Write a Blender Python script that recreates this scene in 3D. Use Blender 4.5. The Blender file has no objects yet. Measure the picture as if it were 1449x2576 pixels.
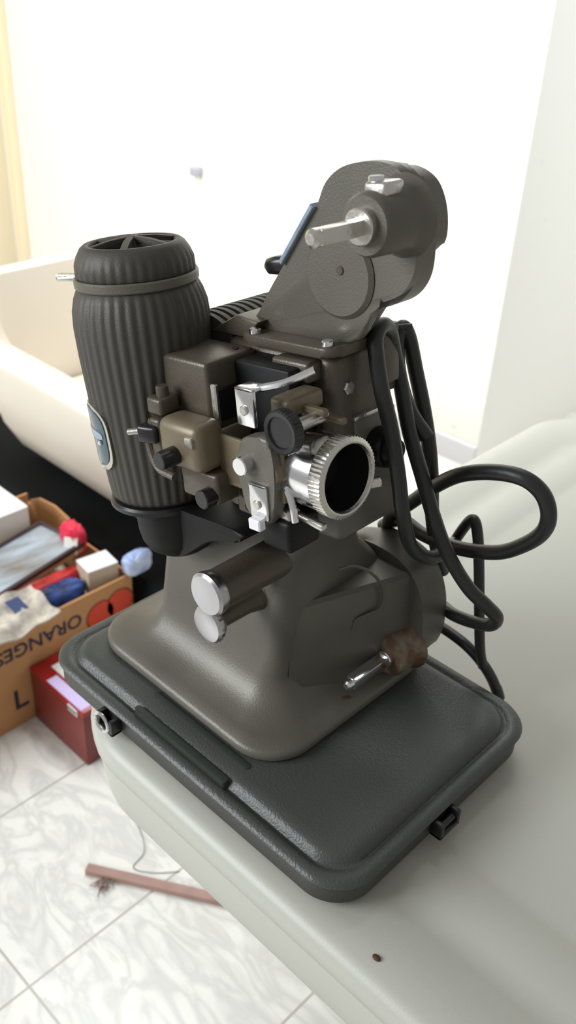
import bpy, bmesh, math, random
from mathutils import Vector, Matrix
random.seed(4)
scene = bpy.context.scene
col = scene.collection
PI = math.pi

# ---------------------------------------------------------------- materials
def mat(name, color, rough=0.5, metal=0.0, var=0.0, vscale=20.0, bump=0.0, bscale=60.0, spec=0.5, coat=0.0, stretch=None, color2=None):
    m = bpy.data.materials.new(name); m.use_nodes = True
    nt = m.node_tree; b = nt.nodes['Principled BSDF']
    b.inputs['Base Color'].default_value = (*color, 1)
    b.inputs['Roughness'].default_value = rough
    b.inputs['Metallic'].default_value = metal
    b.inputs['Specular IOR Level'].default_value = spec
    b.inputs['Coat Weight'].default_value = coat
    tc = nt.nodes.new('ShaderNodeTexCoord')
    src = tc.outputs['Object']
    if stretch:
        mp = nt.nodes.new('ShaderNodeMapping'); mp.inputs['Scale'].default_value = stretch
        nt.links.new(src, mp.inputs['Vector']); src = mp.outputs['Vector']
    if var > 0 or color2:
        n = nt.nodes.new('ShaderNodeTexNoise'); n.inputs['Scale'].default_value = vscale; n.inputs['Detail'].default_value = 6
        nt.links.new(src, n.inputs['Vector'])
        r = nt.nodes.new('ShaderNodeValToRGB'); nt.links.new(n.outputs['Fac'], r.inputs['Fac'])
        c2 = color2 or tuple(c * (1 - var) for c in color)
        r.color_ramp.elements[0].position = .35; r.color_ramp.elements[0].color = (*c2, 1)
        r.color_ramp.elements[1].position = .65; r.color_ramp.elements[1].color = (*color, 1)
        nt.links.new(r.outputs['Color'], b.inputs['Base Color'])
    if bump > 0:
        n2 = nt.nodes.new('ShaderNodeTexNoise'); n2.inputs['Scale'].default_value = bscale; n2.inputs['Detail'].default_value = 3
        nt.links.new(src, n2.inputs['Vector'])
        bp = nt.nodes.new('ShaderNodeBump'); bp.inputs['Strength'].default_value = bump; bp.inputs['Distance'].default_value = .002
        nt.links.new(n2.outputs['Fac'], bp.inputs['Height']); nt.links.new(bp.outputs['Normal'], b.inputs['Normal'])
    return m

def lin(r, g, b):
    f = lambda c: ((c / 255 + .055) / 1.055) ** 2.4 if c > 10 else c / 255 / 12.92
    return (f(r), f(g), f(b))

M = {}
M['enamel'] = mat('olive_hammer_enamel', lin(104, 100, 91), .42, .2, var=.22, vscale=9, bump=.16, bscale=650)
M['body_enamel'] = mat('brown_olive_enamel', lin(88, 80, 69), .36, .25, var=.2, vscale=14, bump=.14, bscale=650)
M['lamp_paint'] = mat('dark_olive_enamel', lin(70, 66, 60), .55, .1, var=.15, vscale=16, bump=.14, bscale=650)
M['tan'] = mat('light_tan_enamel', lin(120, 108, 88), .4, .25, var=.15, vscale=20)
M['case'] = mat('dark_grey_green_leatherette', lin(70, 73, 70), .36, 0, var=.12, vscale=6, bump=.3, bscale=500, spec=.45)
M['case_side'] = mat('dark_case_side', lin(58, 58, 54), .45, 0, var=.1, vscale=6, bump=.3, bscale=500)
M['groove'] = mat('case_groove', lin(48, 54, 50), .5)
M['chrome'] = mat('chrome', (.78, .78, .79), .16, 1.0)
M['satin'] = mat('satin_nickel', (.62, .6, .55), .3, 1.0, bump=.15, bscale=300)
M['dull_chrome'] = mat('dull_chrome', (.50, .49, .51), .28, 1.0)
M['black'] = mat('black_bakelite', (.012, .012, .013), .3, 0)
M['matte_black'] = mat('matte_black', (.006, .006, .006), .5, 0, spec=.25)
M['rubber'] = mat('black_rubber', (.016, .017, .016), .42, 0, bump=.1, bscale=300)
M['glass'] = mat('lens_glass', (.01, .008, .012), .08, 0, spec=.6, coat=.6)
M['plate'] = mat('blue_grey_name_plate', lin(150, 165, 182), .3, .2, var=.3, vscale=60)
M['badge'] = mat('teal_grey_badge', lin(78, 98, 108), .2, .3, var=.3, vscale=40)
M['rust'] = mat('rust_worn_brown', lin(92, 62, 40), .7, .1, var=.4, vscale=60)
M['rust_enamel'] = mat('rust_worn_enamel', lin(124, 112, 94), .5, .15, color2=lin(92, 66, 46), vscale=75)
M['plastic'] = mat('white_plastic', lin(184, 184, 174), .38, 0, bump=.06, bscale=600, spec=.4)
M['chair_plastic'] = mat('white_chair_plastic', lin(222, 213, 198), .4, 0)
M['card'] = mat('corrugated_cardboard', lin(190, 140, 92), .85, 0, var=.12, vscale=8)
M['print_dark'] = mat('carton_print_blue_black', lin(40, 44, 58), .8)
M['print_orange'] = mat('carton_print_orange_red', lin(205, 70, 45), .8)
M['print_rim'] = mat('carton_print_outline', lin(110, 60, 45), .8)
M['red'] = mat('red_carton_paint', lin(150, 30, 30), .28, 0, var=.15, vscale=10, spec=.5)
M['darkred'] = mat('dark_red_carton', lin(120, 44, 38), .4, 0, var=.15, vscale=10)
M['paper'] = mat('white_paper', lin(225, 222, 215), .7, 0)
M['label'] = mat('white_label', lin(225, 225, 228), .5)
M['lilac'] = mat('lilac_painted_reflection', lin(200, 185, 225), .15)  # colour of the reflection painted on the red lid
M['news'] = mat('newspaper', lin(205, 196, 180), .8, 0, color2=lin(150, 142, 135), vscale=40)
M['navy'] = mat('navy_ink', lin(30, 50, 95), .5)
M['bluebag'] = mat('blue_plastic_bag', lin(60, 95, 170), .3, 0, color2=lin(20, 35, 75), vscale=30)
M['redbag'] = mat('red_wrapper', lin(200, 35, 38), .4, 0, color2=lin(140, 20, 25), vscale=30)
M['pinkred'] = mat('pink_red_packet', lin(215, 45, 75), .4)
M['whitebag'] = mat('white_plastic_roll', lin(205, 215, 235), .35, 0, color2=lin(150, 170, 215), vscale=30)
M['beigebox'] = mat('beige_carton', lin(190, 170, 150), .6)
M['frame'] = mat('dark_frame_wood', lin(52, 34, 38), .35)
M['gold'] = mat('pale_wood_edge', lin(190, 155, 105), .6)
M['picture'] = mat('picture_print', lin(165, 180, 190), .15, 0, color2=lin(115, 105, 98), vscale=9, stretch=(3, .8, 1), coat=.5)
M['bag'] = mat('under_chair_shade_black', (.004, .005, .006), .8, 0, spec=.15)  # near-black that puts the shade under the chair into colour
M['wood'] = mat('reddish_wood', lin(172, 138, 128), .6, 0, var=.2, vscale=30)
M['fluff'] = mat('brown_dust', lin(130, 105, 95), .9)
M['wire'] = mat('pale_wire', lin(205, 205, 215), .5)
M['nail'] = mat('grey_clip', lin(165, 165, 175), .5)
M['trim'] = mat('cream_trim_paint', lin(232, 216, 184), .6)
M['base_trim'] = mat('white_grey_baseboard', lin(215, 213, 218), .5)

def wall_mat(name, color, spots):
    m = mat(name, color, .9, 0, bump=.15, bscale=80, spec=.2)
    nt = m.node_tree; b = nt.nodes['Principled BSDF']; tc = [n for n in nt.nodes if n.type == 'TEX_COORD'][0]
    if spots:
        n = nt.nodes.new('ShaderNodeTexNoise'); n.inputs['Scale'].default_value = 26; n.inputs['Detail'].default_value = 3
        nt.links.new(tc.outputs['Object'], n.inputs['Vector'])
        r = nt.nodes.new('ShaderNodeValToRGB'); r.color_ramp.elements[0].position = .70; r.color_ramp.elements[0].color = (*color, 1)
        r.color_ramp.elements[1].position = .76; r.color_ramp.elements[1].color = (*[c * .84 for c in color], 1)
        nt.links.new(n.outputs['Fac'], r.inputs['Fac']); nt.links.new(r.outputs['Color'], b.inputs['Base Color'])
    return m
M['wall'] = wall_mat('white_plaster', lin(240, 238, 228), False)
M['wall_spot'] = wall_mat('white_plaster_with_marks', lin(238, 237, 230), True)
M['wall_cream'] = wall_mat('cream_plaster', lin(232, 220, 192), False)

def marble():
    m = bpy.data.materials.new('white_marble_tiles'); m.use_nodes = True
    nt = m.node_tree; b = nt.nodes['Principled BSDF']; L = nt.links
    tc = nt.nodes.new('ShaderNodeTexCoord')
    n = nt.nodes.new('ShaderNodeTexNoise'); n.inputs['Scale'].default_value = 7; n.inputs['Detail'].default_value = 8; n.inputs['Distortion'].default_value = 1.6
    mp0 = nt.nodes.new('ShaderNodeMapping'); mp0.inputs['Scale'].default_value = (1, 2.0, 1); mp0.inputs['Rotation'].default_value = (0, 0, .5)
    L.new(tc.outputs['Object'], mp0.inputs['Vector']); L.new(mp0.outputs['Vector'], n.inputs['Vector'])
    r = nt.nodes.new('ShaderNodeValToRGB'); e = r.color_ramp.elements
    e[0].position = .36; e[0].color = (*lin(228, 227, 220), 1)
    e[1].position = .58; e[1].color = (*lin(228, 227, 220), 1)
    k = e.new(.47); k.color = (*lin(206, 205, 200), 1)
    L.new(n.outputs['Fac'], r.inputs['Fac'])
    mp = nt.nodes.new('ShaderNodeMapping'); mp.inputs['Location'].default_value = (.773 + 3.0, -.334 + 3.0, 0)
    L.new(tc.outputs['Object'], mp.inputs['Vector'])
    bk = nt.nodes.new('ShaderNodeTexBrick'); bk.offset = 0; bk.squash = 1
    bk.inputs['Scale'].default_value = 1; bk.inputs['Brick Width'].default_value = .30; bk.inputs['Row Height'].default_value = .60
    bk.inputs['Mortar Size'].default_value = .0022; bk.inputs['Mortar Smooth'].default_value = .2
    bk.inputs['Mortar'].default_value = (*lin(176, 172, 164), 1)
    L.new(mp.outputs['Vector'], bk.inputs['Vector']); L.new(r.outputs['Color'], bk.inputs['Color1']); L.new(r.outputs['Color'], bk.inputs['Color2'])
    L.new(bk.outputs['Color'], b.inputs['Base Color'])
    b.inputs['Roughness'].default_value = .22; b.inputs['Specular IOR Level'].default_value = .5
    return m
M['marble'] = marble()

# ---------------------------------------------------------------- mesh helpers (verts in world metres)
def add_box(bm, x0, x1, y0, y1, z0, z1, bev=0.0, seg=2, T=None):
    v = [bm.verts.new((x, y, z)) for z in (z0, z1) for y in (y0, y1) for x in (x0, x1)]
    fs = [(0, 2, 3, 1), (4, 5, 7, 6), (0, 1, 5, 4), (2, 6, 7, 3), (0, 4, 6, 2), (1, 3, 7, 5)]
    faces = [bm.faces.new([v[i] for i in f]) for f in fs]
    geo = v
    if bev:
        es = list({e for f in faces for e in f.edges})
        r = bmesh.ops.bevel(bm, geom=es, offset=bev, segments=seg, profile=.5, affect='EDGES', clamp_overlap=True)
        geo = list({vv for f in r['faces'] for vv in f.verts} | {vv for vv in v if vv.is_valid})
    if T is not None:
        bmesh.ops.transform(bm, matrix=T, verts=geo)
    return bm

def add_prism(bm, pts, a, b, axis='y', bev=0.0, seg=2, T=None):
    """outline pts (p, q) extruded along axis from a to b. axis y: (x, z); axis z: (x, y); axis x: (y, z)"""
    def P(p, q, t):
        return {'y': (p, t, q), 'z': (p, q, t), 'x': (t, p, q)}[axis]
    A = [bm.verts.new(P(p, q, a)) for p, q in pts]; B = [bm.verts.new(P(p, q, b)) for p, q in pts]
    n = len(pts)
    fs = [bm.faces.new(A), bm.faces.new(B[::-1])] + [bm.faces.new([A[i], B[i], B[(i + 1) % n], A[(i + 1) % n]]) for i in range(n)]
    geo = A + B
    if bev:
        es = list(set(fs[0].edges) | set(fs[1].edges))
        r = bmesh.ops.bevel(bm, geom=es, offset=bev, segments=seg, profile=.5, affect='EDGES', clamp_overlap=True)
        geo = list({vv for f in r['faces'] for vv in f.verts} | {vv for vv in geo if vv.is_valid})
    if T is not None:
        bmesh.ops.transform(bm, matrix=T, verts=geo)
    bmesh.ops.recalc_face_normals(bm, faces=bm.faces)
    return bm

def smooth_outline(pts, n=6):
    """closed Catmull-Rom through pts"""
    out = []; N = len(pts)
    for i in range(N):
        p0, p1, p2, p3 = [Vector(pts[(i + k - 1) % N]) for k in range(4)]
        for j in range(n):
            t = j / n
            out.append(tuple(.5 * ((2 * p1) + (p2 - p0) * t + (2 * p0 - 5 * p1 + 4 * p2 - p3) * t * t + (3 * p1 - p0 - 3 * p2 + p3) * t ** 3)))
    return out

def frame_of(d):
    d = Vector(d).normalized(); up = Vector((0, 0, 1)) if abs(d.z) < .9 else Vector((1, 0, 0))
    s = d.cross(up).normalized(); return s, s.cross(d).normalized(), d

def add_lathe(bm, base, axis, prof, n=48, mod=None, T=None):
    """prof: list of (t along axis, radius). mod(angle, index) scales radius"""
    s, u, d = frame_of(axis); base = Vector(base); rings = []; new = []
    for k, (t, r) in enumerate(prof):
        c = base + d * t
        if r < 1e-6:
            v = bm.verts.new(c); rings.append([v]); new.append(v)
        else:
            ring = []
            for i in range(n):
                a = 2 * PI * i / n; rr = r * (mod(a, k) if mod else 1)
                ring.append(bm.verts.new(c + s * (math.cos(a) * rr) + u * (math.sin(a) * rr)))
            rings.append(ring); new += ring
    for A, B in zip(rings, rings[1:]):
        if len(A) == 1 and len(B) == 1: continue
        for i in range(n):
            j = (i + 1) % n
            if len(A) == 1: bm.faces.new([A[0], B[i], B[j]])
            elif len(B) == 1: bm.faces.new([A[i], A[j], B[0]])
            else: bm.faces.new([A[i], A[j], B[j], B[i]])
    if T is not None: bmesh.ops.transform(bm, matrix=T, verts=new)
    bmesh.ops.recalc_face_normals(bm, faces=bm.faces)
    return bm

def add_cyl(bm, p, q, r, r2=None, n=32, bev=.0008, T=None):
    L = (Vector(q) - Vector(p)).length; r2 = r if r2 is None else r2
    b = min(bev, r * .4, r2 * .4, L * .4)
    return add_lathe(bm, p, Vector(q) - Vector(p), [(0, 0), (0, r - b), (b, r), (L - b, r2), (L, r2 - b), (L, 0)], n, None, T)

def catmull(pts, n=8):
    P = [Vector(p) for p in pts]; P = [P[0] * 2 - P[1]] + P + [P[-1] * 2 - P[-2]]; out = []
    for i in range(1, len(P) - 2):
        p0, p1, p2, p3 = P[i - 1:i + 3]
        for j in range(n):
            t = j / n
            out.append(.5 * ((2 * p1) + (p2 - p0) * t + (2 * p0 - 5 * p1 + 4 * p2 - p3) * t * t + (3 * p1 - p0 - 3 * p2 + p3) * t ** 3))
    out.append(P[-2]); return out

def add_tube(bm, pts, r, n=14, sm=8, T=None):
    C = catmull(pts, sm) if sm else [Vector(p) for p in pts]
    rings = []; s = None; new = []
    for i, c in enumerate(C):
        d = (C[min(i + 1, len(C) - 1)] - C[max(i - 1, 0)]).normalized()
        if s is None: s, u, _ = frame_of(d)
        else:
            s = (s - d * s.dot(d)).normalized(); u = s.cross(d)
        ring = [bm.verts.new(c + s * math.cos(2 * PI * k / n) * r + u * math.sin(2 * PI * k / n) * r) for k in range(n)]
        rings.append(ring); new += ring
    for A, B in zip(rings, rings[1:]):
        for k in range(n): bm.faces.new([A[k], A[(k + 1) % n], B[(k + 1) % n], B[k]])
    bm.faces.new(rings[0][::-1]); bm.faces.new(rings[-1])
    if T is not None: bmesh.ops.transform(bm, matrix=T, verts=new)
    bmesh.ops.recalc_face_normals(bm, faces=bm.faces)
    return bm

def rrect(x0, x1, y0, y1, r, n=8):
    r = min(r, (x1 - x0) / 2 - 1e-4, (y1 - y0) / 2 - 1e-4); out = []
    for cx, cy, a0 in ((x1 - r, y1 - r, 0), (x0 + r, y1 - r, 90), (x0 + r, y0 + r, 180), (x1 - r, y0 + r, 270)):
        for i in range(n + 1):
            a = math.radians(a0 + 90 * i / n); out.append((cx + r * math.cos(a), cy + r * math.sin(a)))
    return out

def add_loft(bm, secs, capb=True, capt=True):
    """secs: list of (loop of xy, z)"""
    rings = [[bm.verts.new((x, y, z)) for x, y in loop] for loop, z in secs]
    n = len(rings[0])
    for A, B in zip(rings, rings[1:]):
        for i in range(n): bm.faces.new([A[i], A[(i + 1) % n], B[(i + 1) % n], B[i]])
    if capb: bm.faces.new(rings[0][::-1])
    if capt: bm.faces.new(rings[-1])
    bmesh.ops.recalc_face_normals(bm, faces=bm.faces)
    return bm

ORIG = {}
def tag(o, label=None, cat=None, group=None, kind=None):
    if label: o['label'] = label
    if cat: o['category'] = cat
    if group: o['group'] = group
    if kind: o['kind'] = kind
    return o

def thing(name, loc, label, cat, group=None):
    o = bpy.data.objects.new(name, None); col.objects.link(o); o.location = loc; o.empty_display_size = .02
    ORIG[o.name] = Vector(loc); return tag(o, label, cat, group)

def build(name, bm, m, parent=None, loc=None, smooth=True, angle=35, label=None):
    """world-coordinate bmesh -> one mesh object; child verts are stored relative to the thing's base"""
    base = ORIG[parent.name] if parent is not None else Vector(loc if loc is not None else (0, 0, 0))
    bmesh.ops.translate(bm, vec=-base, verts=bm.verts)
    me = bpy.data.meshes.new(name); bm.to_mesh(me); bm.free()
    me.materials.append(M[m] if isinstance(m, str) else m)
    o = bpy.data.objects.new(name, me); col.objects.link(o)
    ORIG[o.name] = base
    if parent is not None: o.parent = parent
    else: o.location = base
    if smooth:
        me.polygons.foreach_set('use_smooth', [True] * len(me.polygons))
        me.set_sharp_from_angle(angle=math.radians(angle))
    if label: o['label'] = label
    return o
NB = bmesh.new

# ---------------------------------------------------------------- camera
cam = bpy.data.cameras.new('camera'); co = bpy.data.objects.new('camera', cam); col.objects.link(co)
S_ = Vector((0.71678807, 0.69580843, 0.0454477)); U_ = Vector((-0.39704334, 0.35369774, 0.84690879)); F_ = Vector((-0.57321152, 0.62509882, -0.52979242))
R = Matrix((S_, U_, -F_)).transposed()
co.matrix_world = Matrix.Translation((0, 0, 1.33)) @ R.to_4x4()
cam.sensor_fit = 'VERTICAL'; cam.sensor_height = 36; cam.sensor_width = 20.25; cam.lens = 36 * 2310.14 / 2576; cam.clip_start = .02
cam.dof.use_dof = True; cam.dof.focus_distance = .70; cam.dof.aperture_fstop = 8
scene.camera = co

# ---------------------------------------------------------------- room
def struct(name, bm, m): return tag(build(name, bm, m, smooth=False), kind='structure')
bm = NB(); add_box(bm, -3.9, 2.2, -1.2, 4.6, -.1, 0); struct('floor', bm, 'marble')
bm = NB(); add_box(bm, -3.75, -1.401, 2.17, 2.37, 0, 2.7); struct('wall_back', bm, 'wall')
bm = NB(); add_box(bm, -1.40, -1.24, 2.17, 4.6, 0, 2.7); struct('wall_right', bm, 'wall_spot')
bm = NB(); add_box(bm, -3.9, -3.751, -.4, 2.37, 0, 2.7); struct('wall_left', bm, 'wall_cream')
bm = NB(); add_box(bm, -1.24, 2.2, 4.45, 4.6, 0, 2.7); struct('wall_far', bm, 'wall')
bm = NB(); add_box(bm, -3.69, -1.24, 2.158, 2.1695, 0, .07, .002); struct('baseboard_back', bm, 'base_trim')
bm = NB(); add_box(bm, -3.68, -3.63, 2.135, 2.1695, 0, 2.7, .006); struct('trim_1', bm, 'trim')

# thin wire hanging on the wall
w = thing('wall_wire', (-2.6, 2.16, .35), 'thin pale wire hooked on the bright back wall above the lamp housing', 'wire')
bm = NB(); add_tube(bm, [(-2.80, 2.16, .28), (-2.755, 2.155, .40), (-2.69, 2.14, .53), (-2.61, 2.13, .61), (-2.53, 2.13, .655), (-2.48, 2.15, .64)], .0022); build('wire', bm, 'wire', w)
bm = NB(); add_tube(bm, [(-2.48, 2.15, .64), (-2.472, 2.14, .58), (-2.468, 2.15, .52)], .0025); build('wire', bm, 'wire', w)
bm = NB(); add_box(bm, -2.50, -2.465, 2.135, 2.1695, .625, .655, .004); build('clip', bm, 'nail', w)

# ---------------------------------------------------------------- table
TX0, TX1, TY0, TY1 = -.622, .85, .335, 1.36
t = thing('plastic_table', (.1, .85, 0), 'white moulded plastic table with rounded corners and ridged border, under the projector case', 'table')
def tr(i, z, r=.115): return (rrect(TX0 + i, TX1 - i, TY0 + i, TY1 - i, max(r - i * .6, .03), 10), z)
bm = NB()
secs = [tr(.150, .6825), tr(.140, .6832), tr(.132, .6855), tr(.105, .686), tr(.092, .6845), tr(.080, .6825), tr(.068, .6845), tr(.05, .688), tr(.03, .6892), tr(.012, .688), tr(.003, .683), tr(0, .675), tr(.001, .660), tr(.006, .653)]
add_loft(bm, secs, capb=True, capt=False)
bmesh.ops.recalc_face_normals(bm, faces=bm.faces)
top = build('tabletop', bm, 'plastic', t, angle=60)
bm = NB(); add_loft(bm, [tr(.006, .655), tr(.004, .648), tr(.010, .60), tr(.018, .583), tr(.024, .583), tr(.018, .60), tr(.014, .65)], False, False); build('apron', bm, 'plastic', t, angle=60)
for lx in (-.46, .68):
    for ly in (.72, 1.22):
        bm = NB(); add_loft(bm, [(rrect(lx - .02, lx + .02, ly - .02, ly + .02, .012), 0), (rrect(lx - .03, lx + .03, ly - .03, ly + .03, .015), .684)]); build('leg', bm, 'plastic', t)

# ---------------------------------------------------------------- projector case
c = thing('carrying_case', (-.445, .49, .689), 'flat dark grey-green carrying case with rounded corners lying closed on the white table', 'case')
CX0, CX1, CY0, CY1 = -.640, -.248, .352, .630
def cr(i, z, r=.038): return (rrect(CX0 + i, CX1 - i, CY0 + i, CY1 - i, r - i * .5, 12), z)
bm = NB(); add_loft(bm, [cr(.014, .689), cr(.006, .691), cr(.002, .697), cr(.002, .712), cr(.004, .7135)]); build('shell', bm, 'case_side', c, angle=50)
bm = NB(); add_loft(bm, [cr(.004, .7135), cr(.004, .7150), cr(0, .7155), cr(-.001, .7185), cr(.001, .7215), cr(.006, .7225), cr(.010, .7222), cr(.0115, .7205), cr(.014, .7205), cr(.0155, .7225), cr(.018, .7262), cr(.022, .7285), cr(.030, .7292), cr(.06, .7297)]); build('lid', bm, 'case', c, angle=50)
for yy, x0, x1 in ((.3885, -.512, -.385), (.3655, -.510, -.388)):
    bm = NB(); add_loft(bm, [(rrect(x0, x1, yy - .0035, yy + .0035, .0034), .7285 if yy > .38 else .7205), (rrect(x0, x1, yy - .0035, yy + .0035, .0034), .7300 if yy > .38 else .7290), (rrect(x0 + .002, x1 - .002, yy - .0018, yy + .0018, .0017), .7304 if yy > .38 else .7294)]); build('ridge', bm, 'groove', c)
def latch(px, py, horizontal):
    bm = NB(); d = .010
    if horizontal:   # on the +x face
        add_box(bm, px - .002, px + d, py - .014, py + .014, .699, .704, .0015); add_box(bm, px - .002, px + d, py - .014, py - .009, .699, .716, .0015); add_box(bm, px - .002, px + d, py + .009, py + .014, .699, .716, .0015)
    else:
        add_box(bm, px - .012, px + .012, py - d, py + .002, .698, .703, .0015); add_box(bm, px - .012, px - .007, py - d, py + .002, .698, .716, .0015); add_box(bm, px + .007, px + .012, py - d, py + .002, .698, .716, .0015)
    return build('latch', bm, 'black', c)
l1 = latch(CX1, .482, True); bm = NB(); add_cyl(bm, (CX1 + .005, .473, .709), (CX1 + .005, .491, .709), .003); build('latch_pin', bm, 'black', l1)
l2 = latch(-.530, CY0, False)
bm = NB(); ring = [(-.533 + .0095 * math.cos(a), CY0 - .010, .708 + .0095 * math.sin(a)) for a in [2 * PI * k / 16 for k in range(17)]]; add_tube(bm, ring, .0018, 8, 3); build('ring', bm, 'chrome', l2, label='shiny metal ring')

# ---------------------------------------------------------------- film projector
TH = math.radians(9)
HO = Vector((-.34654622, .44, 1.01103932))
H = Matrix.Translation(HO) @ Matrix.Rotation(-TH, 4, 'Y')        # head frame: x lens direction, y away, z up; units metres
def mm(*a): return [v / 1000 for v in a]
pr = thing('film_projector', (-.49, .508, .729), 'old olive-grey metal film projector with ribbed lamp housing standing on the dark case', 'projector')
FZ = .7298
# pedestal with its spread foot
F = [(-.612, -.372, .401, .617, .036, FZ), (-.619, -.363, .393, .625, .044, FZ + .003), (-.619, -.363, .393, .625, .044, FZ + .008), (-.616, -.366, .396, .622, .042, FZ + .0112),
     (-.606, -.376, .406, .614, .040, FZ + .0140), (-.594, -.390, .419, .606, .036, FZ + .0190), (-.583, -.402, .431, .600, .030, FZ + .028), (-.576, -.410, .440, .596, .022, FZ + .045),
     (-.572, -.408, .444, .600, .016, FZ + .075), (-.570, -.408, .446, .592, .016, FZ + .105), (-.560, -.410, .448, .570, .014, FZ + .130), (-.535, -.412, .450, .552, .012, FZ + .148),
     (-.508, -.411, .452, .545, .014, FZ + .165), (-.494, -.408, .455, .538, .016, FZ + .185), (-.489, -.404, .458, .532, .016, FZ + .22)]
bm = NB(); add_loft(bm, [(rrect(a, b, c_, d, r, 10), z) for a, b, c_, d, r, z in F]); foot = build('pedestal', bm, 'enamel', pr, angle=60)
bm = NB(); bmesh.ops.create_icosphere(bm, subdivisions=3, radius=1); bmesh.ops.transform(bm, matrix=Matrix.Translation((-.3775, .50, .7440)) @ Matrix.Rotation(-.5, 4, 'Z') @ Matrix.Diagonal((.0025, .0065, .0007, 1)), verts=bm.verts); build('rust_spot', bm, 'rust', foot, label='small rust spot')
# lower take-up arm on the right rear of the foot
arm_pts = smooth_outline([(-.47, .742), (-.41, .7365), (-.372, .740), (-.356, .765), (-.354, .80), (-.362, .830), (-.380, .850), (-.41, .857), (-.45, .85), (-.47, .82)], 4)
bm = NB(); add_prism(bm, arm_pts, .578, .614, 'y', .012, 5); la = build('take_up_arm', bm, 'enamel', pr, angle=50)
ARC = [(-0.396, 0.498, 0.879), (-0.391, 0.513, 0.878), (-0.384, 0.53, 0.866), (-0.38, 0.543, 0.846), (-0.379, 0.544, 0.825), (-0.384, 0.531, 0.82), (-0.388, 0.521, 0.817), (-0.389, 0.518, 0.806)]
def wedge(i, t=0): return [(-.412, .462), (-.4085 - i * .2, .4585), (-.402 - i, .468), (-.367 - i, .578 - t), (-.366 - i, .590 - t), (-.376 - i, .602), (-.45, .602), (-.45, .50)]
bm = NB(); add_loft(bm, [(wedge(.0), FZ + .009), (wedge(.002), FZ + .04), (wedge(.003), FZ + .08), (wedge(.006), FZ + .108), (wedge(.008, .002), FZ + .114), (wedge(.012, .004), FZ + .117)]); build('arm_root', bm, 'enamel', la, angle=28)
bm = NB(); add_tube(bm, ARC, .0014, 8, 6); build('cast_ridge', bm, 'enamel', la)
bm = NB(); add_lathe(bm, (-.371, .580, .766), (0, -1, 0), [(0, .026), (.006, .0215), (.026, .020), (.029, .018), (.029, 0)], 40); hb = build('spindle_hub', bm, 'rust_enamel', la, label='rust-worn spindle hub')
bm = NB(); add_cyl(bm, (-.371, .552, .766), (-.371, .546, .766), .0085); add_box(bm, -.3765, -.3655, .500, .548, .7605, .7715, .001); add_cyl(bm, (-.371, .502, .766), (-.371, .493, .766), .0048, bev=.002); build('reel_spindle', bm, 'chrome', la)
# chrome tilt lock and fine adjustment knobs on the near face of the pedestal
bm = NB(); add_cyl(bm, (-.430, .462, .893), (-.430, .383, .893), .0175, .0165); tk = build('tilt_lock', bm, 'body_enamel', pr)
bm = NB(); add_lathe(bm, (-.430, .385, .893), (0, -1, 0), [(-.004, 0), (-.004, .0175), (0, .0187), (.004, .0187), (.0062, .0165), (.0055, .006), (.0055, 0)], 48); build('knob', bm, 'dull_chrome', tk, label='chrome disc knob')
bm = NB(); add_lathe(bm, (-.441, .455, .851), (0, -1, 0), [(0, .022), (.008, .0125), (.022, .0095), (.060, .0088)], 32); tl = build('tilt_screw', bm, 'body_enamel', pr)
bm = NB(); add_lathe(bm, (-.441, .395, .851), (0, -1, 0), [(-.007, 0), (-.006, .0125), (-.001, .0165), (.003, .0168), (.0055, .0150), (.0065, .010), (.0065, 0)], 48, lambda a, k: 1 + (.025 * math.cos(20 * a) if k in (2, 3) else 0)); build('knob', bm, 'dull_chrome', tl, label='fluted chrome knob')

# ---- head body
bm = NB(); add_box(bm, *mm(-158, -41, 32, 92, -20, 73), .010, 4, H); body = build('head_housing', bm, 'body_enamel', pr)
bm = NB(); add_box(bm, *mm(-150, -43, 34, 108, -80, -18), .006, 3, H); lower = build('drive_housing', bm, 'enamel', pr)
bm = NB(); add_box(bm, *mm(-46, -39.5, 52, 102, -16, 18), .002, 2, H); sp = build('side_cover', bm, 'enamel', pr)
bm = NB(); add_box(bm, *mm(-46, -37, 50, 96, 18.5, 22.5), .0015, 2, H); build('trim_strip', bm, 'satin', sp)
bm = NB(); add_prism(bm, rrect(*mm(-134, -35, 26, 84), .012, 6), .073, .0805, 'z', .002, 2, H); fl = build('arm_flange', bm, 'body_enamel', body)
for x, y in ((-118, 31), (-104, 50), (-46, 34), (-46, 74)):
    bm = NB(); add_cyl(bm, mm(x, y, 80), mm(x, y, 84.5), .0048, T=H); build('screw', bm, 'chrome', fl)
bm = NB(); add_cyl(bm, mm(-42, 48, 46), mm(-38.5, 48, 46), .0055, n=6, T=H); build('bolt', bm, 'satin', body)
bm = NB(); add_lathe(bm, mm(-82, 33, 52), (0, -1, 0), [(0, .0095), (.004, .0095), (.0045, .006), (.001, .005), (.001, 0)], 32, T=H); build('ring_nut', bm, 'satin', body)
# rear motor cover: ribbed drum behind the lamp housing
bm = NB()
prof = [(0, 0)]
for k in range(12):
    y = .002 + k * .0085
    prof += [(y, .0445), (y + .0045, .0445), (y + .0055, .0425), (y + .0075, .0425)]
prof += [(.106, .040), (.110, .03), (.111, 0)]
add_lathe(bm, mm(-186, 36, 42), (0, 1, 0), prof, 48, T=H); build('motor_drum', bm, 'lamp_paint', pr)
bm = NB(); add_prism(bm, [(-.176, .074), (-.13, .074), (-.118, .088), (-.142, .091)], .034, .085, 'y', .002, 2, H); build('top_cover', bm, 'body_enamel', pr)

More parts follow.
